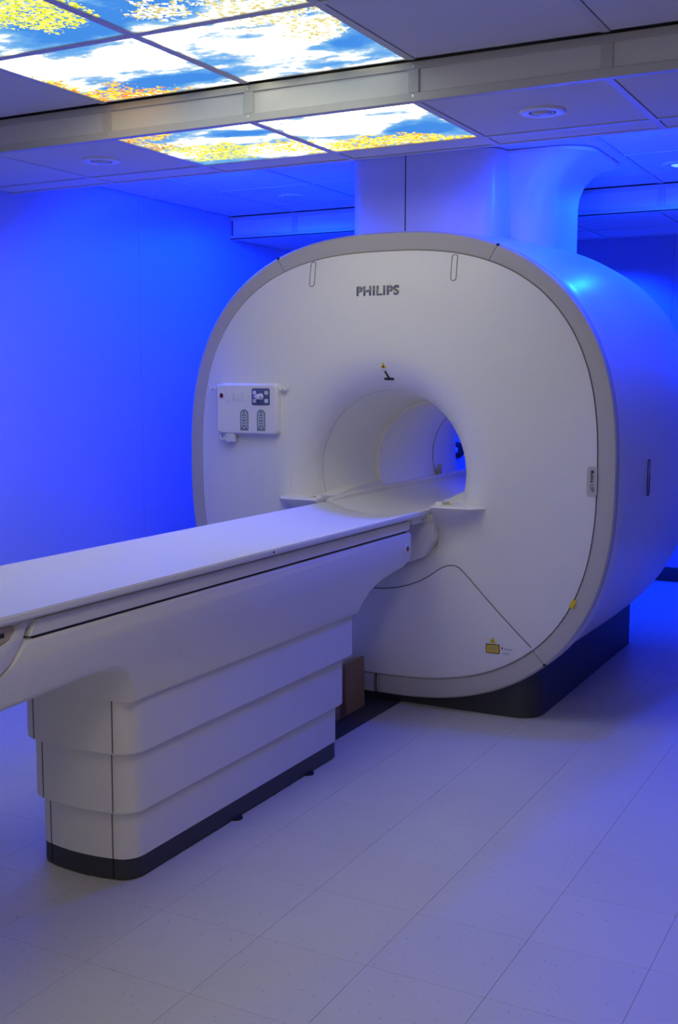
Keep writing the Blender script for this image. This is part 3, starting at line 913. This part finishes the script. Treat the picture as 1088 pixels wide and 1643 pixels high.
mk('joystick', V, F, M_KEY, cp, 40)
V, F = prism_yz([(PY(419.5) + a, PZ(636) + b) for a, b in ((.020, -.004), (.020, .004), (-.006, .006), (-.006, -.006))], XP - .031, XP - .018)
mk('joystick_lever', V, F, M_KEY, cp, 40, .002, 1)
for cx in (392.9, 419.8):
    yc, zc = PY(cx), PZ(674)
    arch = [(.0215, -.047), (.0215, .026)] + [(.0215 * math.cos(math.radians(a)), .026 + .0215 * math.sin(math.radians(a))) for a in range(15, 180, 15)] + [(-.0215, .026), (-.0215, -.047)]
    V, F = prism_yz([(yc + a, zc + b) for a, b in arch], XP - .001, XP + .006)
    so = mk('coil_socket', V, F, M_SOCKET, cp)
    V, F = prism_yz([(yc + a * .74, zc + b * .86) for a, b in arch], XP - .002, XP + .004)
    si = mk('socket_face', V, F, M_SOCKIN, so)
    for q, b in enumerate((.022, .010, -.002, -.014, -.026)):
        box('socket_contact', (XP - .003, XP, yc - .009, yc + .009, zc + b - .0022, zc + b + .0022), M_SOCKET if q % 2 else M_BLUEGREY, so)
    for a_, b in ((0, .034), (.010, -.036), (-.010, -.036)):
        V, F = lathe([(.0033, 0), (.0033, -.0015)], (XP - .002, yc + a_, zc + b), 'x', 8, True, True)
        mk('socket_screw', V, F, M_STKBLACK, so)
def hook(y, z, s):
    P = [(XP + .016, y + s * a, z + b) for a, b in ((-.004, .008), (.002, -.002), (.008, -.009), (.016, -.008), (.0215, .000), (.023, .010), (.021, .016))]
    V, F = tube(P, [.0062, .0062, .006, .0056, .0052, .0046, .0036], 8)
    return mk('cable_hook', V, F, M_SHELL, cp, 50)
for q in (0, 1):
    hook(2.912 + q * .023, PZ(621.0), 1)
    hook(2.590 - q * .023, PZ(622.0), -1)
    hook(PY(364) + q * .023, PZ(704.5), 1)
V, F = prism_yz([(PY(368) + a, PZ(703) + b) for a, b in rrect(.046, .044, .010, 5)], XP + .006, XP + .03)
mk('hook_tab', V, F, M_SHELL, cp, 30, .003, 2)

# ------------------------------------------------------------------ patient table
tab = empty('patient_table', (3.0, CY, 0), 'long white patient table docked at the scanner bore on a stepped pedestal', 'table')
def sleeve_plan(off, xend):
    hw = .172 + off
    pts = []
    x0 = 2.392 - off
    n = 14
    # curved outer end from +y to -y with rounded corners
    for i in range(n + 1):
        dy = (hw - .055) * (1 - 2 * i / n)
        pts.append((x0 + .030 * (dy / hw) ** 2, CY + dy))
    xc = x0 + .030 * ((hw - .055) / hw) ** 2
    right = [(xc + .055 - .055 * math.cos(math.radians(a)) + .008 * a / 90, CY - (hw - .055) - .055 * math.sin(math.radians(a))) for a in (12, 28, 45, 62, 78, 90)]
    left = [(x, 2 * CY - y) for x, y in right][::-1]
    pts = left + pts + right
    pts += [(xend - .02, CY - hw), (xend - .006, CY - hw + .006), (xend, CY - hw + .02), (xend, CY + hw - .02), (xend - .006, CY + hw - .006), (xend - .02, CY + hw)]
    return pts
def sleeve(name, off, xend, z0, z1, mt, ch=.0, chz=.0):
    A = sleeve_plan(off, xend); L = []
    if ch:
        B = sleeve_plan(off - ch, xend - ch); L.append([(x, y, z0) for x, y in B]); L.append([(x, y, z0 + chz) for x, y in A])
    else:
        L.append([(x, y, z0) for x, y in A])
    L.append([(x, y, z1) for x, y in A])
    V, F = loft(L, True, True, True)
    return mk(name, V, F, mt, tab, 30)
pln = sleeve('table_plinth', 0.0, 3.632, .006, .064, M_DARK)
s3 = sleeve('pedestal_sleeve', .001, 3.636, .064, .26, M_TABLE)
s2 = sleeve('pedestal_sleeve', .015, 3.664, .200, .43, M_TABLE, .004, .005)
s1 = sleeve('pedestal_sleeve', .031, 3.712, .378, .62, M_TABLE, .004, .005)
for par, off, z0, z1 in ((pln, 0, .006, .064), (s3, .001, .064, .20), (s2, .015, .206, .378), (s1, .031, .384, .535)):
    for s in (-1, 1):
        # joint line where end cap meets side panel
        hw = .172 + off; dy = hw - .060
        x = 2.392 - off + .030 * (dy / hw) ** 2
        box('panel_joint', (x - .0012, x + .004, CY + s * dy - .0016, CY + s * dy + .0016, z0, z1), M_SEAM if par is not pln else M_BLACK, par)
for x in (2.95, 3.42):
    for s in (-1, 1):
        V, F = lathe([(.022, 0), (.022, .006)], (x, CY + s * .168, 0), 'z', 16, True, True)
        mk('levelling_foot', V, F, M_BLACK, tab)

# upper body: side cover blending down into the pedestal
prof = [(1.955, .800), (4.128, .800), (4.146, .790), (4.146, .700), (4.128, .676), (4.07, .660), (3.95, .645), (3.86, .630), (3.79, .605), (3.745, .570), (3.722, .535), (2.352, .535)]
prof += [(2.345, .575), (2.325, .610), (2.290, .640), (2.24, .656), (2.15, .660), (1.95, .650), (1.70, .640), (1.35, .636), (1.35, .675), (1.80, .716), (1.872, .728), (1.905, .748), (1.928, .775)]
hwB = .244
Ls = []
for f, ins in ((-1, .014), (-.985, .005), (-.955, 0), (-.6, 0), (-.3, 0), (0, 0), (.3, 0), (.6, 0), (.955, 0), (.985, .005), (1, .014)):
    L = []
    cx, cz = 3.0, .72
    for x, z in prof:
        xx = x + .030 * f * f if (2.2 < x < 2.4) else x
        zz = z - ins if z > .77 else z + (ins if z < .70 else 0)
        xe = xx - ins * (1 if x > 4.05 else 0)
        # flank leans in slightly towards the pedestal
        lean = 1 - .10 * max(0, (.66 - z)) / .12
        L.append((xe, CY + f * hwB * lean, zz))
    Ls.append(L)
V, F = loft(Ls, True, True, True)
body = mk('side_cover', V, F, M_TABLE, tab, 40)
# head-end cap left of the side cover
ecap = [(1.985, .846), (1.960, .840), (1.944, .806), (1.922, .778), (1.898, .753), (1.866, .734), (1.795, .722), (1.345, .681), (1.345, .800), (1.88, .802), (1.905, .812), (1.925, .838), (1.94, .846)]
V, F = prism_xz(ecap, CY - .243, CY + .243)
mk('end_cap', V, F, M_TABLE, tab, 35, .004, 2)
V, F = prism_xz([(1.82, .803), (1.905, .806), (1.918, .843), (1.82, .846)], CY - .240, CY - .20)
lt_ = mk('end_latch', V, F, M_TAN, tab, 35, .003, 1)
box('latch_slot', (1.865, 1.885, CY - .2412, CY - .2395, .820, .830), M_BLACK, lt_)
# rail above the side cover, dark gaps above and below
for s in (-1, 1):
    V, F = prism_xz([(1.962, .806), (4.118, .806), (4.118, .835), (4.112, .845), (1.985, .845)], min(CY + s * .245, CY + s * .20), max(CY + s * .245, CY + s * .20))
    mk('deck_rail', V, F, M_TABLE, tab, 35, .003, 1)
box('deck_gap', (1.98, 4.10, CY - .236, CY + .236, .796, .808), M_BLACK, tab)
for s in (-1, 1):
    ya, yb = sorted((CY + s * .240, CY + s * .2365))
    box('top_gap', (1.97, 4.11, ya, yb, .845, .854), M_BLACK, tab)
# table top: shallow trough with flat rims
V, F = trough(1.30, 4.312, .262, .874, .040, .826, n=24, lip=.016, step=.853)
ttop = mk('table_top', V, F, M_TOP, tab, 30)
for s in (-1, 1):
    ya, yb = sorted((CY + s * .2625, CY + s * .2655))
    box('edge_strip', (1.30, 4.312, ya, yb, .858, .871), M_TABLE, ttop)
V, F = lathe([(.004, 0), (.004, -.001)], (3.033, CY - .2655, .8645), 'y', 10, True, True)
mk('edge_hole', V, F, M_BLACK, ttop)
br = box('end_bracket', (4.13, 4.26, CY - .252, CY - .20, .826, .853), M_TABLE, tab, .003, 1)
V, F = lathe([(.004, 0), (.004, -.001)], (4.225, CY - .2522, .838), 'y', 10, True, True)
mk('bracket_screw', V, F, M_BLACK, br)
# round release button near the docking end
V, F = lathe([(.021, .002), (.021, -.004), (.017, -.006)], (4.085, CY - .244, .735), 'y', 20, True, True)
kb = mk('release_bezel', V, F, M_TOP, tab, 40)
V, F = lathe([(.010, -.005), (.010, -.009), (.006, -.010)], (4.085, CY - .244, .735), 'y', 16, True, True)
mk('release_button', V, F, M_REDBR, kb, 40)
for x, z in ((2.60, .72), (2.56, .645), (3.62, .655)):
    V, F = lathe([(.006, 0), (.006, -.0012), (.003, -.0016)], (x, CY - .2438, z), 'y', 12, True, True)
    mk('screw_cap', V, F, M_TABLE, body, 40)

# ------------------------------------------------------------------ things on the floor by the dock
fp = box('floor_plate', (2.9, 4.46, 2.032, 2.36, 0.0002, .0035), M_PLATE, bevel=.001, seg=1)
tag(fp, 'dark flat cover plate on the floor between table and scanner', 'floor plate')
V, F = loft([[(3.76, 2.142, .004), (4.272, 2.142, .004), (4.272, 2.150, .004), (3.76, 2.150, .004)], [(3.76, 2.144, .224), (4.266, 2.144, .224), (4.266, 2.152, .224), (3.76, 2.152, .224)]], True, True, True)
card = empty('cardboard_sheet', (4.0, 2.146, .004), 'brown cardboard sheet standing on the floor between table and scanner', 'cardboard')
mk('sheet', V, F, M_CARD, card, None)
V, F = loft([[(4.045, 2.1412, .006), (4.098, 2.1412, .006), (4.098, 2.1425, .006), (4.045, 2.1425, .006)], [(4.045, 2.1432, .222), (4.098, 2.1432, .222), (4.098, 2.1445, .222), (4.045, 2.1445, .222)]], True, True, True)
mk('tape_strip', V, F, M_TAPE, card)
V, F = prism_xz([(3.90, .004), (4.29, .004), (4.29, .215), (4.22, .238), (3.90, .238)], 2.17, 2.26)
fb = mk('foam_block', V, F, M_TOP, None, 35, .006, 2)
tag(fb, 'white block standing behind the brown cardboard sheet', 'block')

# ------------------------------------------------------------------ black camera on the end wall seen through the bore
wc = empty('wall_camera', (XE, 3.247, .873), 'round black camera on the end wall seen through the bore', 'camera')
V, F = lathe([(.062, 0), (.062, -.018), (.056, -.030), (.038, -.034)], (XE, 3.247, .873), 'x', 32, True, True)
mk('housing', V, F, M_STKBLACK, wc, 40)
V, F = lathe([(.026, -.033), (.024, -.046), (.014, -.054), (.003, -.057)], (XE, 3.247, .873), 'x', 24, True, True)
mk('lens', V, F, M_LENS, wc, 60)
